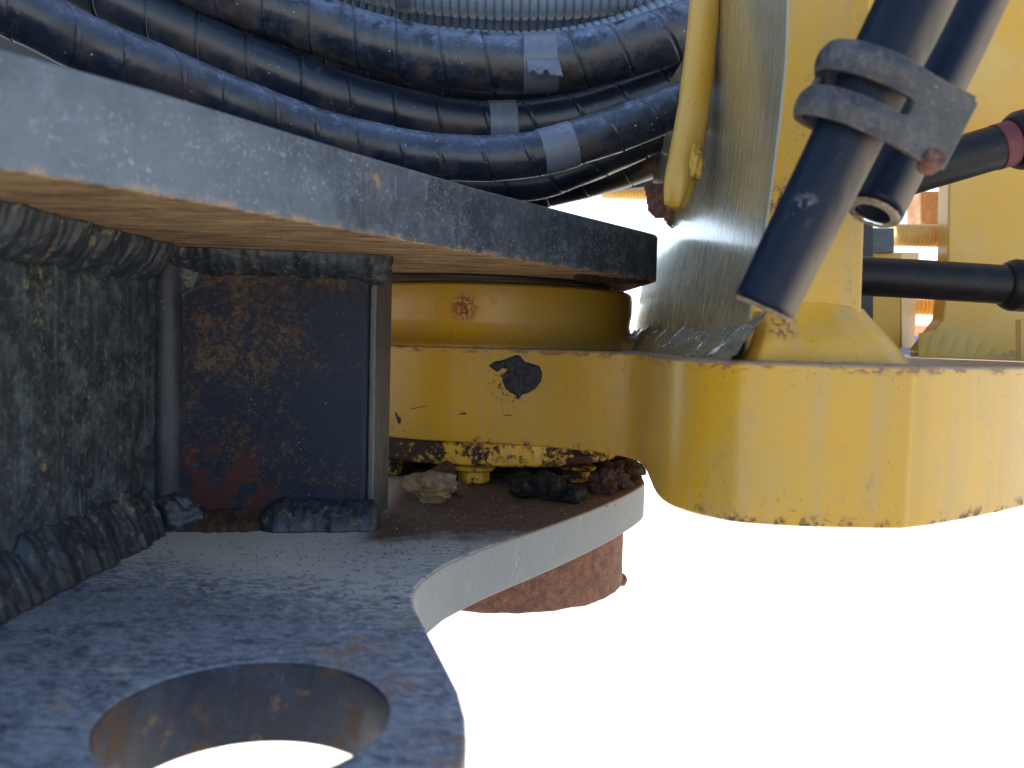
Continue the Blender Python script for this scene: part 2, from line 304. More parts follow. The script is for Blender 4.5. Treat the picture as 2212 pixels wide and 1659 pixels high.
Mt['orange_far']=dark('faded_orange_paint',base=(.75,.25,.12),dust=(.8,.4,.3),dustamt=.3,scr=0,edge=0)
# ---------------------------------------------------------------- object helpers
def thing(name,label,cat,loc,group=None):
    o=bpy.data.objects.new(name,None); S.collection.objects.link(o); o.location=loc; o.empty_display_size=.05
    o['label']=label; o['category']=cat
    if group: o['group']=group
    return o
def mesh(name,verts,faces,mat,parent=None,smooth=True,label=None,uvface=None):
    me=bpy.data.meshes.new(name); me.from_pydata([tuple(v) for v in verts],[],faces); 
    mats=mat if isinstance(mat,(list,tuple)) else [mat]
    for q in mats: me.materials.append(Mt[q])
    bm=bmesh.new(); bm.from_mesh(me); bmesh.ops.recalc_face_normals(bm,faces=bm.faces)
    if uvface:
        bm.normal_update()
        for f in bm.faces: f.material_index=uvface(f)
    bm.to_mesh(me); bm.free()
    for p in me.polygons: p.use_smooth=smooth
    o=bpy.data.objects.new(name,me); S.collection.objects.link(o)
    if parent:
        o.parent=parent; q=parent; off=Vector((0,0,0))
        while q: off+=q.location; q=q.parent
        o.location=-off
    if label: o['label']=label
    return o
def tag(o,label,cat,group=None,kind=None):
    if label: o['label']=label
    if cat: o['category']=cat
    if group: o['group']=group
    if kind: o['kind']=kind
    return o
def bevel(o,w,seg=2,ang=30):
    b=o.modifiers.new('bevel','BEVEL'); b.width=w; b.segments=seg; b.limit_method='ANGLE'; b.angle_limit=R(ang); b.harden_normals=True
    return o
def chaikin(p,n=2,closed=True):
    for _ in range(n):
        q=[]
        L=len(p)
        for i in range(L if closed else L-1):
            a=Vector(p[i]); b=Vector(p[(i+1)%L]); q+= [a*.75+b*.25,a*.25+b*.75]
        if not closed: q=[Vector(p[0])]+q+[Vector(p[-1])]
        p=q
    return [tuple(v) for v in p]
def slab(name,out,z0,z1,mat,parent=None,holes=(),bev=.0015,uvface=None,label=None,smooth=False,jit=0):
    """plan outline (x,y) extruded between two heights"""
    bm=bmesh.new()
    loops=[out]+list(holes); edges=[]; allv=[]
    for lp in loops:
        vs=[bm.verts.new((p[0],p[1],z1)) for p in lp]; allv.append(vs)
        for i in range(len(vs)): edges.append(bm.edges.new((vs[i],vs[(i+1)%len(vs)])))
    bmesh.ops.triangle_fill(bm,edges=edges,use_beauty=True)
    bmesh.ops.dissolve_limit(bm,angle_limit=.01,verts=bm.verts,edges=[e for e in bm.edges if not e.is_boundary])
    r=bmesh.ops.extrude_face_region(bm,geom=list(bm.faces))
    bmesh.ops.translate(bm,verts=[v for v in r['geom'] if isinstance(v,bmesh.types.BMVert)],vec=(0,0,z0-z1))
    bmesh.ops.recalc_face_normals(bm,faces=bm.faces)
    if jit:
        for v in bm.verts:
            k=noise.noise(v.co*60)*jit; v.co.z+=0; v.co.x+=k
    me=bpy.data.meshes.new(name)
    for q in (mat if isinstance(mat,(list,tuple)) else [mat]): me.materials.append(Mt[q])
    bm.normal_update()
    for f in bm.faces:
        if uvface: f.material_index=uvface(f)
        f.smooth=True
    bm.to_mesh(me); bm.free()
    o=bpy.data.objects.new(name,me); S.collection.objects.link(o)
    if parent:
        o.parent=parent; o.location=-parent.location
    if label: o['label']=label
    if bev: bevel(o,bev,2)
    return o
def extrude_dir(name,poly,vec,mat,parent=None,bev=.0015,uvface=None,label=None):
    """3-D polygon extruded along vec"""
    n=len(poly); v=[Vector(p) for p in poly]+[Vector(p)+Vector(vec) for p in poly]
    f=[list(range(n)),list(range(2*n-1,n-1,-1))]+[[i,(i+1)%n,n+(i+1)%n,n+i] for i in range(n)]
    o=mesh(name,v,f,mat,parent,True,label,uvface)
    if bev: bevel(o,bev,2)
    return o
def spline(pts,step,closed=False):
    """Catmull-Rom through points, resampled by arc length"""
    P=[Vector(p) for p in pts]; P=[2*P[0]-P[1]]+P+[2*P[-1]-P[-2]]; out=[]
    for i in range(1,len(P)-2):
        for k in range(24):
            t=k/24; a,b,c,d=P[i-1],P[i],P[i+1],P[i+2]
            out.append(.5*((2*b)+(c-a)*t+(2*a-5*b+4*c-d)*t*t+(3*b-a-3*c+d)*t**3))
    out.append(P[-2]); res=[out[0]]; acc=0
    for a,b in zip(out,out[1:]):
        L=(b-a).length
        while acc+L>=step:
            a=a+(b-a)*((step-acc)/L); L=(b-a).length; acc=0; res.append(a.copy())
            if L<1e-9: break
        acc+=L
    return res
def tube(name,pts,rf,mat,parent=None,step=.002,seg=48,caps=True,bore=0,label=None,start=(0,-1,.0)):
    """sweep; rf(s,theta,u) -> radius"""
    C=spline(pts,step); n=len(C); T=[(C[min(i+1,n-1)]-C[max(i-1,0)]).normalized() for i in range(n)]
    nrm=Vector(start); nrm=(nrm-T[0]*nrm.dot(T[0])).normalized(); V=[];Fc=[]; rings=[]
    for i in range(n):
        nrm=(nrm-T[i]*nrm.dot(T[i])).normalized(); bi=T[i].cross(nrm)
        s=i*step; u=i/(n-1)
        for k in range(seg):
            th=2*math.pi*k/seg; V.append(C[i]+(nrm*math.cos(th)+bi*math.sin(th))*rf(s,th,u))
    for i in range(n-1):
        for k in range(seg):
            Fc.append((i*seg+k,i*seg+(k+1)%seg,(i+1)*seg+(k+1)%seg,(i+1)*seg+k))
    if bore:
        for end,idx,sg in ((0,0,1),(1,n-1,-1)):
            b0=len(V)
            for k in range(seg): V.append(C[idx]+(V[idx*seg+k]-C[idx])*bore)
            b1=len(V); inn=min(n-1,max(1,int(.03/step))); j=idx+sg*inn
            j=max(0,min(n-1,j))
            for k in range(seg): V.append(C[j]+(V[j*seg+k]-C[j])*bore*.97)
            for k in range(seg):
                k2=(k+1)%seg
                Fc.append((idx*seg+k,idx*seg+k2,b0+k2,b0+k)); Fc.append((b0+k,b0+k2,b1+k2,b1+k))
            Fc.append(tuple(b1+k for k in range(seg)))
    elif caps:
        Fc.append(tuple(range(seg))); Fc.append(tuple((n-1)*seg+k for k in range(seg)))
    return mesh(name,V,Fc,mat,parent,True,label)
def lathe(name,prof,c,mat,parent=None,seg=128,jit=0,label=None,jfun=None):
    V=[];Fc=[];n=len(prof)
    for k in range(seg):
        a=2*math.pi*k/seg
        for (r,z) in prof:
            q=Vector((c.x+r*math.cos(a),c.y+r*math.sin(a),z))
            if jit: 
                m_=noise.noise(q*70)*jit; q.x+=math.cos(a)*m_; q.y+=math.sin(a)*m_; q.z+=noise.noise(q*55+Vector((9,9,9)))*jit
            V.append(q)
    for k in range(seg):
        for i in range(n-1):
            Fc.append((k*n+i,((k+1)%seg)*n+i,((k+1)%seg)*n+i+1,k*n+i+1))
    Fc.append(tuple(k*n for k in range(seg))); Fc.append(tuple(k*n+n-1 for k in range(seg)))
    o=mesh(name,V,Fc,mat,parent,True,label); bevel(o,.0012,2,35); return o
def lump(name,c,r,mat,parent=None,amp=.35,fr=1.2,seed=0,sub=4,sq=(1,1,1),label=None,rot=0,facet=0):
    bm=bmesh.new(); bmesh.ops.create_icosphere(bm,subdivisions=sub,radius=1)
    sd_=Vector((seed*3.1,seed*1.7,seed*.9)); c=Vector(c); Mr=Matrix.Rotation(rot,3,'Y')
    planes=[]; rr=random.Random(seed)
    if facet:
        for _ in range(facet):
            d=Vector((rr.gauss(0,1),rr.gauss(0,1),rr.gauss(0,1))).normalized(); planes.append((d,rr.uniform(.62,.9)))
    for v in bm.verts:
        p=v.co.normalized(); q=p.copy()
        for d,h in planes:
            k=q.dot(d)
            if k>h: q=q-d*(k-h)*.92
        f=1+amp*noise.noise(p*fr+sd_)+amp*.4*noise.noise(p*fr*3+sd_)+amp*.18*noise.noise(p*fr*8+sd_)
        q=q*f; q=Mr@Vector((q.x*sq[0],q.y*sq[1],q.z*sq[2])); v.co=c+q*r
    me=bpy.data.meshes.new(name); bm.to_mesh(me); bm.free(); me.materials.append(Mt[mat])
    for p in me.polygons: p.use_smooth=True
    o=bpy.data.objects.new(name,me); S.collection.objects.link(o)
    if parent: o.parent=parent; o.location=-parent.location
    if label: o['label']=label
    return o
def bead(name,path,r,mat,parent,pitch=.006,amp=.16,flat=.8,jit=.12,taper=(.3,.5),step=.0012,seg=36,label=None,fr=90,rw=None):
    L=sum((Vector(b)-Vector(a)).length for a,b in zip(path,path[1:]))
    def rf(s,th,u):
        e=1.0
        if u*L<taper[0]*r*3: e=math.sqrt(max(.02,min(1,u*L/(taper[0]*r*3+1e-6))))
        if (1-u)*L<taper[1]*r*3: e=min(e,math.sqrt(max(.02,min(1,(1-u)*L/(taper[1]*r*3+1e-6)))))
        k=(s/pitch-.55*math.cos(th)**2+1.2*noise.noise(Vector((s*35,math.cos(th),2))))%1.0
        q=Vector((s*fr,math.cos(th)*1.3,math.sin(th)*1.3))
        return r*(rw(u) if rw else 1)*e*(1+amp*.22*(k**.6-.6)+jit*1.5*noise.noise(q*.45)+jit*.5*noise.noise(q*2+Vector((5,1,2))))
    return tube(name,path,rf,mat,parent,step,seg,True,0,label)
def fillet(name,path,da,db,wa,wb,mat,parent,pitch=.007,rip=.0009,bulge=.55,jit=.18,taper=(.012,.012),seed=0,label=None,step=.0009,m=26):
    """weld run laid in the corner between two plates: da, db point out along each plate"""
    C=spline(path,step); n=len(C); da=Vector(da).normalized(); db=Vector(db).normalized(); V=[];Fc=[]; L=n*step; so=Vector((seed*7.3,seed*2.1,1))
    for i,c in enumerate(C):
        s_=i*step; e=min(1,s_/taper[0] if taper[0] else 1,(L-s_)/taper[1] if taper[1] else 1); e=max(.03,math.sqrt(max(0,e)))
        ka=1+jit*noise.noise(Vector((s_*55,1,2))+so)+.6*jit*noise.noise(Vector((s_*190,4,2))+so)
        kb=1+jit*noise.noise(Vector((s_*55,7,5))+so)+.6*jit*noise.noise(Vector((s_*190,9,3))+so)
        V.append(c-(da+db)*.002)
        for j in range(m+1):
            t=j/m; th=t*math.pi/2
            fa=(1-bulge)*(1-t)+bulge*math.cos(th); fb=(1-bulge)*t+bulge*math.sin(th)
            env=math.sin(math.pi*t)**.6
            ph=s_/pitch+.55*math.sin(math.pi*t)+.9*noise.noise(Vector((s_*45,t*1.5,3))+so)
            rr=rip*.45*((ph%1.0)**.7-.5)+rip*.55*noise.noise(Vector((s_*110,t*3,6))+so)+rip*.18*noise.noise(Vector((s_*420,t*12,6))+so)
            V.append(c+(da*fa*wa*ka+db*fb*wb*kb)*e+(da+db).normalized()*rr*env*e*1.6)
    q=m+2
    for i in range(n-1):
        for j in range(q):
            a=i*q+j; b=i*q+(j+1)%q; Fc.append((a,b,b+q,a+q))
    Fc.append(tuple(range(q))); Fc.append(tuple((n-1)*q+k for k in range(q)))
    return mesh(name,V,Fc,mat,parent,True,label)
def patch(name,polyP,proj,thick,mat,parent=None,stepp=3.,fall=14,rough=.3,label=None,fr=.09):
    """thin raised patch lying on a surface: outline in measuring pixels, proj -> (point, normal)"""
    xs=[p[0] for p in polyP]; ys=[p[1] for p in polyP]
    def inside(x,y):
        c=False; j=len(polyP)-1
        for i in range(len(polyP)):
            xi,yi=polyP[i]; xj,yj=polyP[j]
            if (yi>y)!=(yj>y) and x<(xj-xi)*(y-yi)/(yj-yi)+xi: c=not c
            j=i
        return c
    def dist(x,y):
        b=1e9; j=len(polyP)-1
        for i in range(len(polyP)):
            a=Vector(polyP[j]); d=Vector(polyP[i])-a; t=max(0,min(1,((x-a.x)*d.x+(y-a.y)*d.y)/(d.length_squared+1e-9)))
            b=min(b,math.hypot(a.x+d.x*t-x,a.y+d.y*t-y)); j=i
        return b
    idx={};V=[];Fc=[]
    x0,y0=min(xs),min(ys); nx=int((max(xs)-x0)/stepp)+2; ny=int((max(ys)-y0)/stepp)+2
    for i in range(nx):
        for j in range(ny):
            x=x0+i*stepp; y=y0+j*stepp; ok=inside(x,y); d=dist(x,y)
            if ok or d<stepp*1.1:
                p,nv=proj(x,y); k=noise.noise(Vector((x*fr,y*fr,3)))
                h=thick*(min(1,d/fall)**.5)*(1+rough*k*2)+thick*rough*.5*noise.noise(Vector((x*fr*3,y*fr*3,8))) if ok else -.0008
                idx[i,j]=len(V); V.append(p+nv*h)
    for i in range(nx-1):
        for j in range(ny-1):
            q=[(i,j),(i+1,j),(i+1,j+1),(i,j+1)]
            if all(k in idx for k in q): Fc.append([idx[k] for k in q])
    return mesh(name,V,Fc,mat,parent,True,label)
def oncyl(r,c=A):
    def f(px,py):
        d=ray(px,py); a=d.x**2+d.y**2; b=-2*(d.x*c.x+d.y*c.y); cc=c.x**2+c.y**2-r*r
        t=(-b-math.sqrt(max(0,b*b-4*a*cc)))/(2*a); p=d*t; n_=Vector((p.x-c.x,p.y-c.y,0)).normalized(); return p,n_
    return f
def onz(z): return lambda px,py:(uz(px,py,z),Vector((0,0,1)))
def ony(y): return lambda px,py:(at(px,py,y),Vector((0,-1,0)))
# ================================================================ SETTING
n=48; V=[(0,0,-1.15)]; 
gr=[]
o=mesh('ground',[(-400,-200,-1.15),(400,-200,-1.15),(400,900,-1.15),(-400,900,-1.15)],[(0,1,2,3)],'sand'); tag(o,None,None,kind='structure')
# ================================================================ BLACK FRONT FRAME
fr=thing('front_frame','dark blue-black steel hinge frame with two thick fork plates gripping the yellow lug','frame',(-.2,.6,ZL0))
UE=[(-.385,.06),(-.2015,.336),(-.1640,.388),(-.1245,.458),(-.098,.505),(-.066,.557),(-.030,.617),(.012,.677),(.047,.727),(.128,.838),(.1395,.856),(.1435,.870),(.143,.889),(.13,1.2),(-.75,1.24),(-.9,.06)]
up_o=slab('upper_plate',UE,ZU0,ZU1,['plate','under'],fr,bev=.0022,uvface=lambda f:1 if f.normal.z<-.5 else 0)
LE=chaikin([(.147,.99),(.147,.925),(.142,.885),(.093,.780),(.038,.684),(-.014,.604),(-.0345,.565)],2,False)+chaikin([(-.041,.551),(-.0525,.512),(-.0545,.486),(-.0500,.462)],2,False)+[(-.0354,.4104),(-.0195,.355)]+chaikin([(-.0150,.330),(-.0125,.300),(-.016,.25),(-.04,.19),(-.10,.16)],2,False)+[(-.75,.16),(-.75,1.3),(-.03,1.22),(.08,1.17),(.13,1.10)]
HC=Vector((-.100,.325)); hole=[(HC.x+.0545*math.cos(a*math.pi/32),HC.y+.0545*math.sin(a*math.pi/32)) for a in range(64)]
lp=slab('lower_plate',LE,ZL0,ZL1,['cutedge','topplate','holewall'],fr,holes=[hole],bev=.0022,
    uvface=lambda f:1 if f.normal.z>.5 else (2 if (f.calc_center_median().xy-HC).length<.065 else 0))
# webs between the plates
zt,zb=ZU0,ZL1
WX,WY=-.1085,.663
extrude_dir('web_plate',[(-.258,.636,zb),(WX-.004,WY-.004,zb),(WX-.004,WY-.004,zt),(-.258,.636,zt)],(0.004,.058,0),'web',fr,.003)
extrude_dir('web_edge',[(WX-.0035,WY+.001,zb+.002),(WX+.002,WY+.001,zb+.002),(WX+.002,WY+.001,zt-.004),(WX-.0035,WY+.001,zt-.004)],(0.004,.055,0),'endface',fr,.0018)
extrude_dir('side_web',[(-.262,.648,zb),(-.272,.16,zb),(-.272,.16,zt),(-.262,.648,zt)],(-.04,0,0),'wall',fr,.002)
# rounded corner weld between the two webs
cpts=[(-.2592,.638,zb+.004),(-.2592,.638,zt-.004)]
def rfc(s,th,u): return .0125*(1+.05*noise.noise(Vector((s*40,math.cos(th),math.sin(th)))))
tube('corner_weld',cpts,rfc,'strip',fr,.003,28)
oy=(.15,-.99,0)
fillet('weld_bead',[(-.262,.637,ZU0),(-.22,.6415,ZU0),(-.16,.652,ZU0),(-.1125,.6595,ZU0),(-.094,.664,ZU0)],oy,(0,0,-1),.016,.0185,'weld',fr,.0085,.0006,.7,.10,(.01,.016),1)
fillet('weld_bead',[(-.2705,.22,ZU0),(-.266,.45,ZU0),(-.2625,.625,ZU0)],(1,0,0),(0,0,-1),.020,.027,'weld',fr,.010,.0010,.6,.18,(0,.01),2)
lump('weld_bead',(-.256,.640,.043),.0185,'weld',fr,.22,1.4,5,5,(1.1,.42,1.05),label='lump where the upper corner welds meet')
fillet('weld_bead',[(-.195,.645,ZL1),(-.16,.652,ZL1),(-.1125,.6595,ZL1),(-.100,.662,ZL1)],oy,(0,0,1),.023,.0215,'weld',fr,.0080,.0008,.8,.10,(.018,.006),3)
fillet('weld_bead',[(-.256,.636,ZL1),(-.21,.643,ZL1),(-.180,.648,ZL1)],oy,(0,0,1),.016,.013,'rustdark',fr,.009,.0008,.35,.3,(0,0),4)
lump('weld_bead',(-.2565,.634,ZL1+.006),.0235,'weld',fr,.2,1.3,8,5,(1.15,.62,.95),label='lump where the lower corner welds meet')
fillet('weld_bead',[(-.2715,.18,ZL1),(-.267,.40,ZL1),(-.2625,.62,ZL1)],(1,0,0),(0,0,1),.017,.033,'weld',fr,.012,.0014,.45,.2,(0,.012),5)
lump('weld_drip',(WX-.002,WY-.004,ZL1+.007),.0085,'weld',fr,.35,1.6,3,3,(.8,.8,1.3))
lump('weld_bead',(WX-.003,WY+.001,zt-.013),.0100,'weld',fr,.3,1.3,13,3,(1.3,.9,.9),label='small tapered end of the upper weld')
# hub under the lower plate, pin collars
lathe('pin_hub',[(.06,-.2715),(.136,-.2715),(.1385,-.2705),(.1398,-.268),(.1395,-.25),(.1395,ZL0)],Vector((-.009,.965,0)),'rust',fr,160,.0012)
lump('weld_drip',at(1343,1252,.965),.007,'rust',fr,.4,1.5,4,3)
lathe('thrust_washer',[(.03,ZU0-.0005),(.163,ZU0-.0005),(.163,.0557),(.03,.0557)],Vector((-.052,.978,0)),'black_inside',fr)
lathe('pin_collar',[(.03,ZL1+.0005),(.122,ZL1+.0005),(.118,-.130),(.03,-.130)],A,'black_inside',fr)
# loose rust flakes under the fork tip
patch('rust_scale',[(1238,596),(1262,592),(1300,598),(1350,603),(1398,606),(1404,612),(1370,613),(1300,613),(1262,618),(1246,610)],lambda x,y:(uz(x,y,ZU0-.0004),Vector((0,0,-1))),.0016,'rustdark',fr,2.5,8,.9)
# ================================================================ YELLOW REAR FRAME
yf=thing('rear_frame','yellow steel centre-hinge casting with thick rounded lug, collar ring and upright post','frame',(.25,.8,ZG0))
eye=[]
a0,a1=R(150),R(305)
eyeR=.1835
for i in range(49):
    a=R(160)+(R(322)-R(160))*i/48; eye.append((A.x+eyeR*math.cos(a),A.y+eyeR*math.sin(a)))
body=chaikin([(-.035,.8455),(.000,.837),(.0439,.8235),(.0800,.7990),(.1040,.7720),(.1125,.745),(.1120,.700),(.1060,.640),(.1010,.585),(.1020,.546),(.1125,.519),(.1300,.500),(.1380,.4960),(.1600,.4905),(.19,.4895),(.2280,.4915),(.2315,.4925),(.2335,.4940),(.2470,.500),(.29,.5285),(.349,.5725),(.45,.66)],3,False)
eye=[p for p in eye if p[0]<-.055]
LG=eye+[p for p in body]+[(.75,.95),(.8,1.22),(-.05,1.22),(-.15,1.18)]
slab('lug',LG,ZG0,ZG1,'yellow',yf,bev=.0022)
# collar: neck with a concave flare down onto the lug
prof=[(.06,.0555),(.1665,.0555),(.1700,.0530),(.1708,.045),(.1706,.030),(.1690,.022),(.1684,.016),(.1700,.009),(.1735,.003),(.1785,-.002),(.1825,-.0050),(.187,-.0075),(.1885,-.0098),(.06,-.0098)]
lathe('collar_ring',prof,A,'yellow',yf,192)
# flare spreads on the right towards the post
lump('collar_fillet',(A.x+.165,A.y-.085,-.018),.045,'yellow',yf,.12,1,2,4,(1,.8,.55))
LGv=[Vector(p) for p in LG]
def onlug(px,py):
    d=ray(px,py); dx,dy=d.x,d.y; best=None
    for a,b in zip(LGv,LGv[1:]+LGv[:1]):
        e=b-a; den=dx*e.y-dy*e.x
        if abs(den)<1e-9: continue
        t=(a.x*e.y-a.y*e.x)/den; u=(a.x*dy-a.y*dx)/den
        if t>0 and -1e-6<=u<=1+1e-6 and (best is None or t<best[0]):
            n_=Vector((e.y,-e.x,0)).normalized()
            if n_.y*dy+n_.x*dx>0: n_=-n_
            best=(t,n_)
    return d*best[0],best[1]
# cover ring below the lug with flanged bolts
co=[]
for i in range(96):
    a=2*math.pi*i/96; r=.1700+.0105*math.exp(-((a-R(298))/.38)**2)
    co.append((A.x+r*math.cos(a),A.y+r*math.sin(a)))
cap=slab('bearing_cover',co,-.1305,ZG0-.0008,'yellow_cap',yf,bev=.003)
# the cover's shoulder on the right
slab('cover_shoulder',[(.055,.882),(.075,.872),(.105,.884),(.125,.915),(.128,.95),(.10,.97),(.06,.95)],-.120,ZG0-.0006,'yellow_cap',yf,bev=.004)
def bolt(c,turn,s=1.12):
    x,y=c; z=-.1305
    hx=[(x+.0145*s*math.cos(turn+k*math.pi/3),y+.0145*s*math.sin(turn+k*math.pi/3)) for k in range(6)]
    b=slab('bolt',hx,z-.0172,z-.0050,'yellow_bolt',yf,bev=.0014)
    f=lathe('flange',[(.002,z-.0005),(.0185*s,z-.0005),(.0195*s,z-.0025),(.0165*s,z-.0055),(.002,z-.0055)],Vector((x,y,0)),'yellow_bolt',None,48)
    f.parent=b; 
    return b
for px,t,rb in ((838,.3,.159),(1024,.1,.162),(1244,.5,.172)):
    # each bolt sits 19 mm in from the cover's rim
    p,nv=oncyl(rb)(px,1030); bolt((p.x,p.y),t)
for dg in (-20,15,160,200):
    a=R(dg); bolt((A.x+.15*math.cos(a),A.y+.15*math.sin(a)),.2)
# ---- upright post with splayed foot
def P5(l,d): return [at(x,y,d) for x,y in l]
post=[(1708,-260),(1701,0),(1697,120),(1684,250),(1666,400),(1648,520),(1632,600),(1618,680),(1606,800),(1700,800),(1860,803),(1863,652),(1866,560),(1869,470),(1873,300),(1880,0),(1888,-260)]
def upright(name,prof,d,back,bev):
    f=P5(prof,d)
    for p in f: p.z=max(p.z,ZG1+.0003)
    n=len(f); bk_=[Vector((p.x,back,p.z)) for p in f]
    Fc=[list(range(n)),list(range(2*n-1,n-1,-1))]+[[i,(i+1)%n,n+(i+1)%n,n+i] for i in range(n)]
    return bevel(mesh(name,f+bk_,Fc,['yellow','yellow_side'],yf,uvface=lambda q:1 if q.normal.x<-.6 else 0),bev,3,35)
upright('post',post,.525,1.02,.0025)
# splayed foot built up in weld, domed towards the front
def foot():
    top=[(1604,690),(1640,672),(1700,655),(1780,648),(1863,652),(1885,668),(1905,690)]
    V=[];Fc=[];nu,nv=48,22
    for i in range(nu+1):
        u=i/nu; xt=1632+(1866-1632)*u; yt=668-18*math.sin(math.pi*u)
        xb=1588+(1978-1588)*u; yb=798+6*u
        for j in range(nv+1):
            v=j/nv; sx=v**(1.35 if u>.5 else 1.8); x=xt+(xb-xt)*(sx+(.16*math.sin(math.pi*v)*(1 if u>.5 else -.35))*abs(2*u-1)); y=yt+(yb-yt)*v
            e=min(1,min(u,1-u)*9)
            d=.5252-.0192*math.sin(math.pi/2*v)**1.3*e**.5+.003*(1-e)
            d-=.0022*noise.noise(Vector((u*5,v*3,1)))*math.sin(math.pi*v)+.0012*math.sin(u*9+v*3)*math.sin(math.pi*v)
            p=at(x,y,d)
            if v>.98: p.z=ZG1-.0005
            V.append(p)
    for i in range(nu):
        for j in range(nv):
            a=i*(nv+1)+j; Fc.append((a,a+1,a+nv+2,a+nv+1))
    nf=len(V)
    for i in range(nu+1):
        for j in range(nv+1):
            p=V[i*(nv+1)+j]; V.append(Vector((p.x,max(p.y,.545),p.z)))
    rim=[i*(nv+1) for i in range(nu+1)]+[nu*(nv+1)+j for j in range(1,nv+1)]+[i*(nv+1)+nv for i in range(nu-1,-1,-1)]+[j for j in range(nv-1,0,-1)]
    for k in range(len(rim)):
        a,b_=rim[k],rim[(k+1)%len(rim)]; Fc.append((a,b_,b_+nf,a+nf))
    return mesh('post_foot',V,Fc,'yellow',yf)
foot()
# weld ramp along the post's left side: ridged fillet
def ramp():
    V=[];Fc=[];nu,nv=420,40
    for i in range(nu+1):
        u=i/nu; y=.498+u*.522
        wob=noise.noise(Vector((y*26,1,1)))
        for j in range(nv+1):
            v=j/nv
            x=.1500-.0230*v**1.4-.0025*wob; z=ZG1+(.031+.005*wob)*(1-v)**.95-.0006
            ph=y*48-v*2.3+.9*noise.noise(Vector((y*22,v*2,1)))
            big=abs(math.sin(ph))**.6
            fine=noise.noise(Vector((ph*9,v*2.5,5)))
            env=math.sin(math.pi*min(1,max(0,v)))**.5
            rid=(.0034*big+.0013*fine)*env
            V.append((x-rid*.85,y,z+rid*.5))
    for i in range(nu):
        for j in range(nv):
            a=i*(nv+1)+j; Fc.append((a,a+1,a+nv+2,a+nv+1))
    return mesh('weld_fillet',V,Fc,'yellow_side',yf)
ramp()
# guard bar welded to the post's flank, torn at its lower end
gb=[(1526,-60,.70),(1518,60,.70),(1503,200,.695),(1484,320,.69),(1466,400,.688),(1455,455,.686)]
def grf(s,th,u):
    e=1-.7*max(0,(u-.84+.07*noise.noise(Vector((math.cos(th)*1.5,math.sin(th)*1.5,2))))/.2)**2
    return .0122*(1.0+.12*math.cos(2*(th-.9)))*(.98+.1*u)*e*(1+.04*noise.noise(Vector((s*60,math.cos(th),math.sin(th)))))
tube('guard_bar',[at(*q) for q in gb],grf,'yellow_far',yf,.004,40)
lump('weld_blob',at(1503,350,.665),.0072,'yellow',yf,.4,1.7,3,4,(.7,.6,1.8))
patch('torn_plate',[(1392,396),(1490,400),(1505,440),(1492,462),(1476,470),(1462,462),(1450,492),(1440,480),(1432,468),(1415,470),(1402,455),(1398,430)],ony(.86),.003,'rust',yf,2.5,12,.3)
# ---- structure behind on the right
def block(name,x0,y0,x1,y1,d,th,mat,par,bev=.002,label=None):
    return extrude_dir(name,[at(x0,y0,d),at(x1,y0,d),at(x1,y1,d),at(x0,y1,d)],(0,th,0),mat,par,bev,label=label)
block('cross_plate',1700,-2900,3500,288,1.22,.04,'yellow_far',yf)  # unseen height above the frame is added to block the sun behind
block('ledge_plate',2050,284,2118,336,1.15,.05,'yellow_deep',yf)
extrude_dir('bearing_plate',[at(2052,300,1.1),at(2700,300,1.1),at(2700,778,1.1),at(1990,776,1.1),at(1984,758,1.1),at(2036,690,1.1),at(2047,600,1.1)],(0,.03,0),'yellow_far',yf,.003)
block('stiffener',1880,545,1946,760,1.12,.03,'yellow_deep',yf,.001)
extrude_dir('stiffener',[at(1946,545,1.12),at(1986,545,1.16),at(1975,752,1.16),at(1948,752,1.12)],(0,.02,0),'yellow_far',yf,.001)
block('stiffener',1880,492,1932,546,1.11,.03,'endface',yf,.001)
block('stiffener',1830,480,1887,720,1.05,.02,'black_inside',yf,.001)
block('pad_block',1990,412,2046,488,1.3,.05,'orange',yf,.003)
def far_fillet():
    V=[];Fc=[];nu,nv=120,20
    for i in range(nu+1):
        px=1984+i*(2196-1984)/nu; yt=756-44*math.sin(math.pi*min(1,(i/nu)*.75+.30))
        for j in range(nv+1):
            v=j/nv; ph=i*.20+v*2.2+.6*noise.noise(Vector((i*.06,v,2)))
            rid=(.0022*abs(math.sin(ph))**.7+.0008*noise.noise(Vector((ph*6,v*2,1))))*math.sin(math.pi*v)
            p=at(px,yt+(774-yt)*v,1.0985-.030*v**1.6-rid); 
            if j==nv: p.z=ZG1-.0004
            V.append(p)
    for i in range(nu):
        for j in range(nv):
            q=i*(nv+1)+j; Fc.append((q,q+1,q+nv+2,q+nv+1))
    mesh('weld_fillet',V,Fc,'yellow_far',yf)
far_fillet()
block('thin_bracket',2204,690,2240,782,.95,.01,'yellow_far',yf,.001)
for x0,x1,y,d,r in ((1932,2060,508,1.16,.0145),(1965,2050,660,1.2,.0125),(1300,1400,412,1.5,.014)):
    t=thing('threaded_rod',{508:'yellow-brown threaded rod behind the cut-off sleeve end, upper one on the right',660:'yellow-brown threaded rod under the level black hose, low on the right',412:'orange-brown threaded rod showing in the bright gap left of the yellow post'}[y],'threaded rod',at(x0,y,d),'threaded rods behind the hinge')
    tube('shank',[at(x0,y,d),at((x0+x1)/2,y+1,d),at(x1,y+3,d)],lambda s,th,u,r=r:r*(1+.07*math.sin(2*math.pi*(s/.0055-th/(2*math.pi)))),'thread',t,.0009,32)
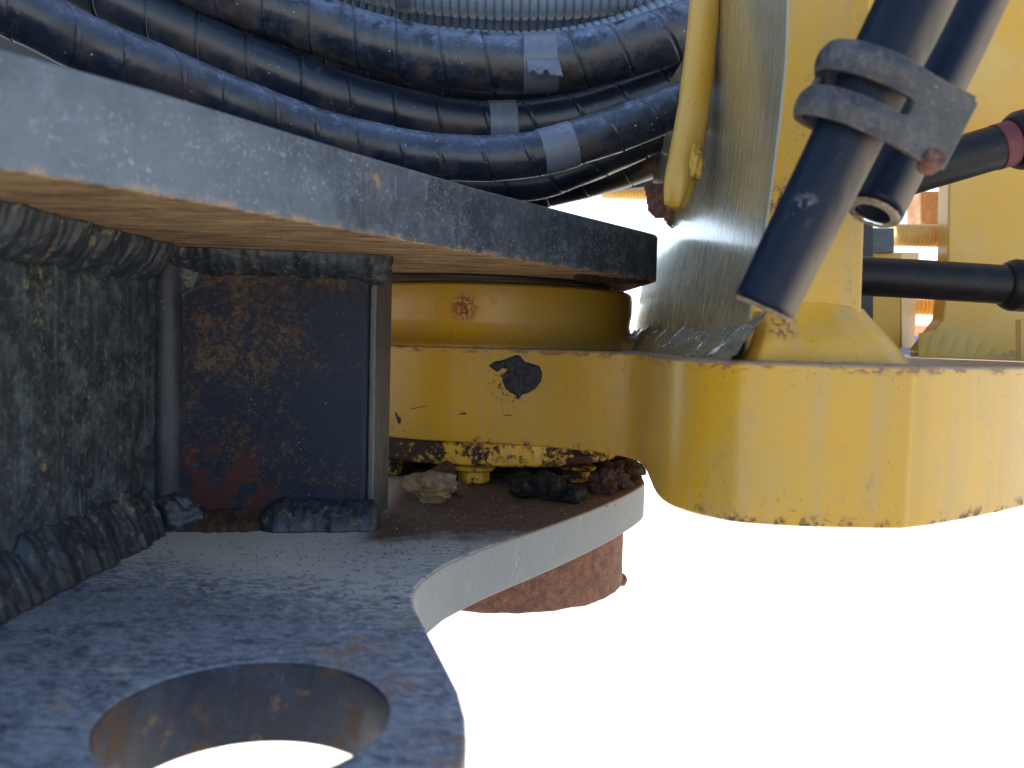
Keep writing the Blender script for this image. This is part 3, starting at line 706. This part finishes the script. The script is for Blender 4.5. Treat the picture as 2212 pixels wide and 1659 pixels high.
# ================================================================ ADDED SHADE PANEL
bk=thing('shade_panel','added dark panel for the machine body behind the hoses, blocking the back sun','shade_panel',(-.4,1.3,.25))
extrude_dir('added_panel',[at(-2100,-2900,1.32),at(1520,-2900,1.32),at(1520,392,1.32),at(1000,440,1.32),at(-2100,440,1.32)],(0,.02,0),'black_inside',bk,.002)  # reaches far out of view to keep sun off joint and ground
extrude_dir('shade_panel_rib',[at(-900,-1700,1.29),at(-860,-1700,1.29),at(-860,430,1.29),at(-900,430,1.29)],(0,.028,0),'black_inside',bk,.002)
# ================================================================ SPIRAL-WRAPPED HOSES
def wrapped(pts,R0,mat,label,pitch,tapes=(),grp='spiral wrapped hoses above the fork plate',r1=None,hand=1,lean=1.0):
    P=[at(*p) for p in pts]
    t=thing('wrapped_hose',label,'hose',P[0],grp)
    ph=random.random()
    def rf(s,th,u):
        k=(s/pitch*(1+.0)+ph+.06*noise.noise(Vector((s*9,2,ph)))-hand*(th/(2*math.pi)))%1.0
        g=math.exp(-((min(k,1-k))/.017)**2)*.11-.022*math.exp(-((k-.045)/.02)**2)
        return R0*(1+.018*k-g+.008*noise.noise(Vector((s*50,math.cos(th)*1.5,math.sin(th)*1.5+ph))))
    tube('spiral_wrap',P,rf,mat,t,.0013,72)
    C=spline(P,.002)
    for (px0,px1,extra) in tapes:
        # tape between two measured columns
        def col(p): 
            q=cam.matrix_world.inverted()@p; return 1106+F*q.x/(-q.z)
        seg=[p for p in C if px0<=col(p)<=px1]
        seg=[seg[0],seg[len(seg)//2],seg[-1]]
        tube('tape_wrap',seg,lambda s,th,u:R0*(1.045+.012*noise.noise(Vector((s*120,math.cos(th)*2,math.sin(th)*2)))),'tape',t,.0012,64)
    return t
H1=wrapped([(300,-110,.86),(440,-38,.88),(541,3,.89),(640,40,.90),(734,72,.91),(840,102,.92),(950,125,.92),(1060,134,.92),(1160,136,.92),(1250,128,.92),(1345,108,.92),(1450,75,.92),(1560,35,.93)],.0293,'spiral_dirty',
  'thick muddy spiral-wrapped hose on top with a loose flap of grey tape',.047,[(1128,1208,0)])
H3=wrapped([(-260,-125,.52),(-90,-38,.56),(70,37,.59),(190,98,.62),(327,150,.65),(432,193,.68),(527,230,.70),(622,265,.725),(720,296,.745),(870,328,.77),(960,339,.775),(1060,342,.78),(1167,330,.785),(1262,303,.79),(1336,279,.795),(1403,253,.80),(1480,222,.81),(1560,190,.82)],.0201,'spiral',
  'slim blue-black spiral-wrapped hose resting lowest along the plate edge with neat grey tape',.039,[(1166,1242,0)])
H2=wrapped([(60,-95,.86),(180,-34,.87),(300,24,.88),(400,72,.89),(500,118,.90),(600,158,.91),(710,203,.93),(830,236,.95),(940,260,.96),(1040,272,.965),(1130,270,.97),(1250,252,.97),(1360,220,.97),(1480,175,.97),(1560,140,.97)],.0265,'spiral_dark',
  'dark spiral-wrapped hose in the middle, half hidden between two others, dull tape band',.052,[(1052,1120,0)])
H4=wrapped([(700,330,.92),(860,372,.94),(1000,395,.95),(1150,392,.96),(1245,362,.96),(1330,328,.96),(1440,278,.97),(1560,225,.97)],.0205,'spiral_dark',
  'dark wrapped hose directly under the slim taped hose, lower edge catching light',.05)
H5=wrapped([(760,390,1.0),(900,415,1.02),(1040,425,1.03),(1130,418,1.04),(1220,400,1.05),(1330,372,1.05),(1440,335,1.06),(1560,290,1.07)],.0215,'spiral_dark',
  'lowest dark wrapped hose above the bright gap by the post',.05)
H6=wrapped([(560,60,1.02),(700,120,1.03),(860,168,1.04),(1000,190,1.04),(1120,196,1.04),(1260,185,1.04),(1400,150,1.04),(1540,95,1.04)],.026,'spiral_dark',
  'dark wrapped hose in shadow right behind the muddy top hose',.05)
# loose tape flap on the top hose
def flap():
    V=[];Fc=[]; nu,nv=16,14
    base=[at(1134+ i*74/nu, 128+ i*6/nu,.888) for i in range(nu+1)]
    for i in range(nu+1):
        for j in range(nv+1):
            v=j/nv; px=1137+i*70/nu+ (10*v if i>nu*.5 else 4*v); low=158+ (8 if i>nu*.5 else 0)*(i/nu)
            py=128+v*(low-128)+ (6*v if 4<i<9 else 0)
            d=.8895-.006*math.sin(v*2.6)-.002*noise.noise(Vector((i*.5,j*.5,2)))-(.004*v if i>nu*.55 else 0)
            V.append(at(px,py,d))
    for i in range(nu):
        for j in range(nv):
            if i==nu//2 and j>nv*.6: continue
            a=i*(nv+1)+j; Fc.append((a,a+1,a+nv+2,a+nv+1))
    o=mesh('tape_flap',V,Fc,'tape',H1); s=o.modifiers.new('s','SOLIDIFY'); s.thickness=.0006
flap()
# corrugated conduits
def conduit(pts,R0,pitch,label,strap=None):
    P=[at(*p) for p in pts]; t=thing('corrugated_conduit',label,'conduit',P[0],'grey corrugated conduits behind the hoses')
    tube('ribbed_tube',P,lambda s,th,u:R0*(.86+.17*min(1,1.6*abs(math.sin(math.pi*s/pitch)))+.01*noise.noise(Vector((s*80,math.cos(th),math.sin(th))))),'conduit',t,pitch/9,48)
    if strap:
        def col(p):
            q=cam.matrix_world.inverted()@p; return 1106+F*q.x/(-q.z)
        C=spline(P,.002); seg=[p for p in C if strap[0]<=col(p)<=strap[1]]
        tube('strap',[seg[0],seg[len(seg)//2],seg[-1]],lambda s,th,u:R0*1.09,'strap',t,.004,48)
conduit([(600,-105,1.0),(740,-60,1.0),(860,-28,1.0),(1000,-10,1.0),(1125,-5,1.0),(1262,-10,1.0),(1400,-30,1.0),(1560,-65,1.0)],.0235,.0098,'upper light grey corrugated conduit with a flat strap, cut by the top edge',(862,904))
conduit([(600,-60,1.07),(740,-8,1.07),(860,28,1.07),(1000,50,1.07),(1125,58,1.07),(1262,48,1.07),(1400,20,1.07),(1540,-22,1.07)],.0225,.0102,'lower shaded corrugated conduit under the light grey one')
conduit([(930,98,1.0),(1060,108,1.0),(1160,108,1.0),(1262,94,1.0),(1350,70,1.0),(1450,30,1.0),(1560,-22,1.0)],.0205,.0095,'corrugated conduit peeking over the right half of the muddy top hose')
# ================================================================ FRONT SLEEVES, CLAMP
def sleeve_obj(pts,R0,label,bore,big=0):
    P=[at(*p) for p in pts]; t=thing('rubber_sleeve',label,'hose',P[-1],'black sleeves held in the clamp in front of the post')
    tube('sleeve_tube',P,lambda s,th,u:R0*(1.16-.16*u if big else 1)*(1+.008*noise.noise(Vector((s*30,math.cos(th),math.sin(th))))),'sleeve',t,.003,64,True,bore)
    # dusty cut face
    d=(P[-1]-P[-2]).normalized(); c=P[-1]
    a=d.cross(Vector((0,1,0))).normalized(); b=d.cross(a)
    V=[];Fc=[];n_=64
    for k in range(n_):
        th=2*math.pi*k/n_
        for rr,off in ((bore+.02,.0008),(.9,.0012),(.985,-.0004)):
            V.append(c+(a*math.cos(th)+b*math.sin(th))*R0*rr*(1+.01*noise.noise(Vector((th*4,rr,1))))+d*(off+.0006*noise.noise(Vector((th*6,rr*3,4)))))
    for k in range(n_):
        for j in range(2): Fc.append((k*3+j,((k+1)%n_)*3+j,((k+1)%n_)*3+j+1,k*3+j+1))
    mesh('cut_rim',V,Fc,'cutrubber',t)
    return t
SA=sleeve_obj([(2130,-330,.402),(1977,0,.410),(1873,210,.416),(1760,440,.423),(1649,664,.430)],.0155,'long front navy-black sleeve running down to a closed-looking square cut end',.72,1)
SB=sleeve_obj([(2250,-310,.487),(2113,0,.474),(2000,230,.464),(1886,460,.454)],.0148,'shorter rear sleeve ending in an open dusty bore',.62)
def clampobj():
    C=at(1868,220,.416); ax=(at(1760,440,.423)-at(1977,0,.410)).normalized()
    nn=Vector((0,-1,0)); nn=(nn-ax*nn.dot(ax)).normalized(); e1=nn.cross(ax).normalized()
    if e1.x<0: e1=-e1
    t=thing('hose_clamp','dusty black slotted clamp plate wrapped round the front sleeve','clamp',C)
    path=[]; Rc=.0196
    for k in range(25):
        a=R(262)-(R(262)-R(78))*k/24   # angle measured from e1 towards nn
        path.append((Rc*math.cos(a)*1.12-.0015,Rc*math.sin(a)))
    x1,y1=path[-1]
    for k in range(1,19): path.append((x1+k*.00228,y1-.00042*k+ -.00001*k*k))
    # arc lengths
    L=[0]
    for a,b in zip(path,path[1:]): L.append(L[-1]+math.hypot(b[0]-a[0],b[1]-a[1]))
    nv=36; H=.0168; V=[];Fc=[]; nu=len(path); tot=L[-1]
    slot0,slot1=L[8],L[24]+.0125
    for i,(x,y) in enumerate(path):
        for j in range(nv+1):
            v=-1+2*j/nv
            # bulge of the two loops round the sleeve
            wrapk=1 if i<24 else max(0,1-(i-24)/7)
            bul=.0020*wrapk*(max(0,math.cos((abs(v)-.66)*4.2)))
            # outline: bottom corner cut, slight slant
            vv_=v
            lenlim=1.0
            p=C+e1*(x+ (bul*(x/.02) if i<24 else 0))+nn*(y+bul*max(0,y/.018) )+ax*(v*H*(1.0+.12*min(1,max(0,(i-24)/18))))
            V.append(p)
    def keep(i,j):
        u=(L[i]+L[min(i+1,nu-1)])/2; v=-1+2*(j+.5)/nv
        hw=.21
        if slot0<u<slot1:
            r=hw*H; 
            if u>slot1-r:
                if ((u-(slot1-r))/r)**2+(v/hw)**2<1: return False
            elif abs(v)<hw: return False
        # rounded free corners
        ue=tot-u
        if ue<.004 and (abs(v)>1-.22*(1-ue/.004)**1.5): return False
        return True
    # insert finer columns on the flat for a round slot end
    for i in range(nu-1):
        for j in range(nv):
            if keep(i,j):
                a=i*(nv+1)+j; Fc.append((a,a+1,a+nv+2,a+nv+1))
    used=sorted({k for f in Fc for k in f}); mp={k:i for i,k in enumerate(used)}
    o=mesh('clamp_plate',[V[k] for k in used],[[mp[k] for k in f] for f in Fc],'clamp',t)
    s=o.modifiers.new('solid','SOLIDIFY'); s.thickness=.0042; s.offset=1
    s=o.modifiers.new('sub','SUBSURF'); s.levels=2; s.render_levels=2
    # bolt in its rusty eye at the lower right corner
    c=at(2010,350,.404)
    def eyer(s,th,u): return .0048+.0004*math.sin(3*th)
    tube('bolt_eye',[c+nn*.004-ax*.003,c,c-nn*.004+ax*.003],eyer,'rust',t,.001,28,True,.6)
    lump('bolt_tip',c-nn*-.0005,.0034,'steel',t,.2,1.2,2,3)
    return t
clampobj()
# ================================================================ HYDRAULIC HOSES AT THE RIGHT
def hyd(pts,r,label,c0,band=None):
    P=[at(*p) for p in pts]; t=thing('hydraulic_hose',label,'hose',P[0],'black hydraulic hoses entering from the right edge')
    tube('hose_body',P,lambda s,th,u:r*(1+.006*noise.noise(Vector((s*40,math.cos(th),math.sin(th))))),'rubber',t,.003,56)
    def col(p):
        q=cam.matrix_world.inverted()@p; return 1106+F*q.x/(-q.z)
    C=spline(P,.0005)
    def between(a,b):
        g=[p for p in C if a<=col(p)<=b]; return [g[0],g[len(g)//2],g[-1]]
    g=between(*c0)
    tube('ferrule',g,lambda s,th,u:r*(1.0+.34*min(1,(u*6+.02)**.5)*min(1,((1-u)*9+.02)**.5)*(1-.10*u)),'rubber',t,.001,56)
    if band: tube('colour_band',between(*band),lambda s,th,u:r*1.03,'redband',t,.002,56)
hyd([(1860,414,.70),(1960,376,.70),(2085,338,.70),(2160,316,.70),(2260,288,.70),(2400,250,.70)],.0178,'black hose slanting up to the right with a maroon band',(2182,2300),(2148,2190))
hyd([(1700,590,.74),(1866,597,.74),(1980,603,.74),(2170,615,.74),(2280,622,.74),(2400,630,.74)],.0168,'level black hose with a bulging collar at the right edge',(2166,2300))
# ================================================================ GREASE, STONES, SOIL
g=thing('grease_smear','ragged dab of dried black grease stuck on the yellow lug ring','grease',onlug(1120,810)[0])
px=lambda l:[((850+x/2.458)*.864,(600+y/2.458)*.864) for x,y in l]
patch('grease_dab',px([(990,740),(1040,722),(1085,704),(1110,712),(1135,748),(1190,762),(1228,776),(1244,820),(1236,868),(1205,912),(1160,940),(1120,950),(1100,980),(1085,978),(1078,955),(1040,936),(1010,900),(996,860),(1006,822),(1028,795),(1000,785),(968,812),(935,792),(912,772),(955,742)]),onlug,.0022,'grease',g,1.6,7,.45,fr=.14)
c=thing('grease_fleck','small dark fleck low on the yellow ring near the frame web','grease',onlug(862,905)[0])
patch('fleck',px([(335,1055),(348,1060),(362,1085),(378,1100),(370,1135),(360,1130),(345,1100)]),onlug,.0006,'grease',c,1.2,3,.4)
for nm,pl in (('long thin dark red scratch on the ring left of the grease dab',[(436,1035),(540,1016),(545,1021),(440,1041)]),
              ('short thick dark red nick on the ring below the grease dab',[(724,1066),(752,1064),(760,1058),(776,1062),(774,1074),(750,1072),(726,1075)]),
              ('faint small red nick right of the thick nick',[(1005,1074),(1060,1072),(1062,1078),(1010,1081)])):
    c=thing('paint_nick',nm,'paint nick',onlug(*px([pl[0]])[0])[0],'nicks in the ring paint')
    patch('nick',px(pl),onlug,.0003,'rustdark',c,.8,2,.2)
def stone(px_,py_,w,h,mat,label,seed,facet=9,d=None,amp=.25,sq=None,rot=0,cat='stone',grp='stones lying in the hinge pocket'):
    b=uz(px_,py_+h/2,ZL1); dd=b.y; rx=w/2/F*dd; rz=h/2/F*dd
    o=lump('stone' if cat=='stone' else 'soil_clod',(0,0,0),1,mat,None,amp,1.3,seed,5,sq or (rx,rx*.8,rz),facet=facet,rot=rot)
    o.location=(b.x,b.y+rx*.3,ZL1+rz*.93); tag(o,label,cat,grp); return o
stone(928,1048,120,80,'rock_pale','knobbly pale tan stone standing in the hinge pocket',21,facet=7,amp=.5,rot=.12)
stone(960,1020,60,52,'rock_brown','small red-brown stone tucked behind the pale knobbly one',4)
stone(990,1052,36,40,'rock_brown','small brown stone right beside the pale stone under the bolt',9)
stone(1130,1048,90,62,'rock_dark','dark angular stone in the middle of the pocket shadow',12,8,amp=.4)
stone(1190,1052,90,62,'rock_dark','black stone between the middle and right bolts',15,8,amp=.5)
stone(1240,1070,70,36,'rock_dark','dark crumbly stone directly below the right bolt',33,8,amp=.5)
for i,(x,y,w_,h_,l) in enumerate(((1302,1042,54,52,'brown soil clod just right of the right bolt'),(1325,1030,64,56,'middle brown soil clod packed under the cover shoulder'),(1358,1022,50,44,'rightmost brown soil clod near the fork tip'),(1310,1048,40,26,'low flat crumb of soil in front of the other clods'),(1345,1000,80,50,'upper brown soil clod pressed against the lug'))):
    stone(x,y,w_,h_,'mud',l,40+i,0,amp=.75,cat='soil clod',grp='brown soil clods packed at the fork tip')
# fill of packed soil behind, closes the pocket
def soil():
    V=[];Fc=[];nu,nv=60,24
    for i in range(nu+1):
        a=R(175)+(R(335)-R(175))*i/nu
        for j in range(nv+1):
            v=j/nv; r=.150-.035*v+.012*noise.noise(Vector((a*5,v*3,1)))+.006*noise.noise(Vector((a*16,v*9,4)))
            V.append((A.x+r*math.cos(a),A.y+r*math.sin(a),ZL1-.001+v*.017+.002*noise.noise(Vector((a*9,v*5,7)))))
    for i in range(nu):
        for j in range(nv):
            q=i*(nv+1)+j; Fc.append((q,q+1,q+nv+2,q+nv+1))
    o=mesh('packed_soil',V,Fc,'mud'); tag(o,'dark packed soil filling the back of the hinge pocket','soil',kind='stuff')
soil()
# grit scattered over the plate
def grit():
    rr=random.Random(3); V=[];Fc=[]
    base=[(1,0,0),(-1,0,0),(0,1,0),(0,-1,0),(0,0,1),(0,0,-1)]; tri=[(0,2,4),(2,1,4),(1,3,4),(3,0,4),(2,0,5),(1,2,5),(3,1,5),(0,3,5)]
    def put(x,y,s):
        b=len(V); a=rr.uniform(0,6.28)
        for q in base:
            k=s*rr.uniform(.6,1.2); X_=q[0]*math.cos(a)-q[1]*math.sin(a); Y_=q[0]*math.sin(a)+q[1]*math.cos(a)
            V.append((x+X_*k,y+Y_*k,ZL1+s*.35+q[2]*k*.7))
        Fc.extend(tuple(b+i for i in t) for t in tri)
    for _ in range(900):
        px_=rr.uniform(815,1330); py_=rr.uniform(1045,1200)
        if py_>1215-(px_-900)*.28 and px_>905: continue
        p=uz(px_,py_,ZL1)
        if p.x>.02 and p.y<.68: continue
        put(p.x,p.y,rr.choice([.0004,.0005,.0006,.0008,.0012]))
    for _ in range(500):
        p=uz(rr.uniform(250,900),1165+abs(rr.gauss(0,90)),ZL1)
        if p.x<-.25 or (p.xy-HC).length<.068 or p.x>-.06: continue
        put(p.x,p.y,rr.choice([.0003,.0004,.0005,.0009]))
    for px_,py_,s in ((820,1307,.0020),(1000,1085,.0011),(935,1165,.0016),(1070,1108,.0014),(1158,1082,.0015),(1240,1085,.0013)):
        p=uz(px_,py_,ZL1); put(p.x,p.y,s)
    return Vector((0,0,0)),V,Fc
_,V,Fc=grit(); o=mesh('grit',V,Fc,'rock_pale',smooth=False); tag(o,'scattered grit and crumbs on the lower fork plate','grit',kind='stuff')
# ================================================================ FAR YARD
def bin_(x,y):
    t=thing('skip_bin','blurred blue bin with salmon lid, far off through the small low gap','bin',(x,y,-1.15))
    extrude_dir('bin_ground_shade',[(x-.8,y,-1.15),(x+.8,y,-1.15),(x+.9,y,.03),(x-.9,y,.03)],(0,1,0),'slate_far',t,.01)  # slate colour stands in for shaded ground below the blue
    extrude_dir('rim',[(x-.93,y-.03,.032),(x+.93,y-.03,.032),(x+.93,y-.03,.17),(x-.93,y-.03,.17)],(0,1.06,0),'blue_far',t,.01)
    extrude_dir('lid',[(x-.9,y,.172),(x+.1,y,.172),(x+.0,y,.34),(x-.85,y,.37)],(0,1.02,0),'orange_far',t,.01)
p=at(2003,735,12.0); bin_(p.x,12.0)
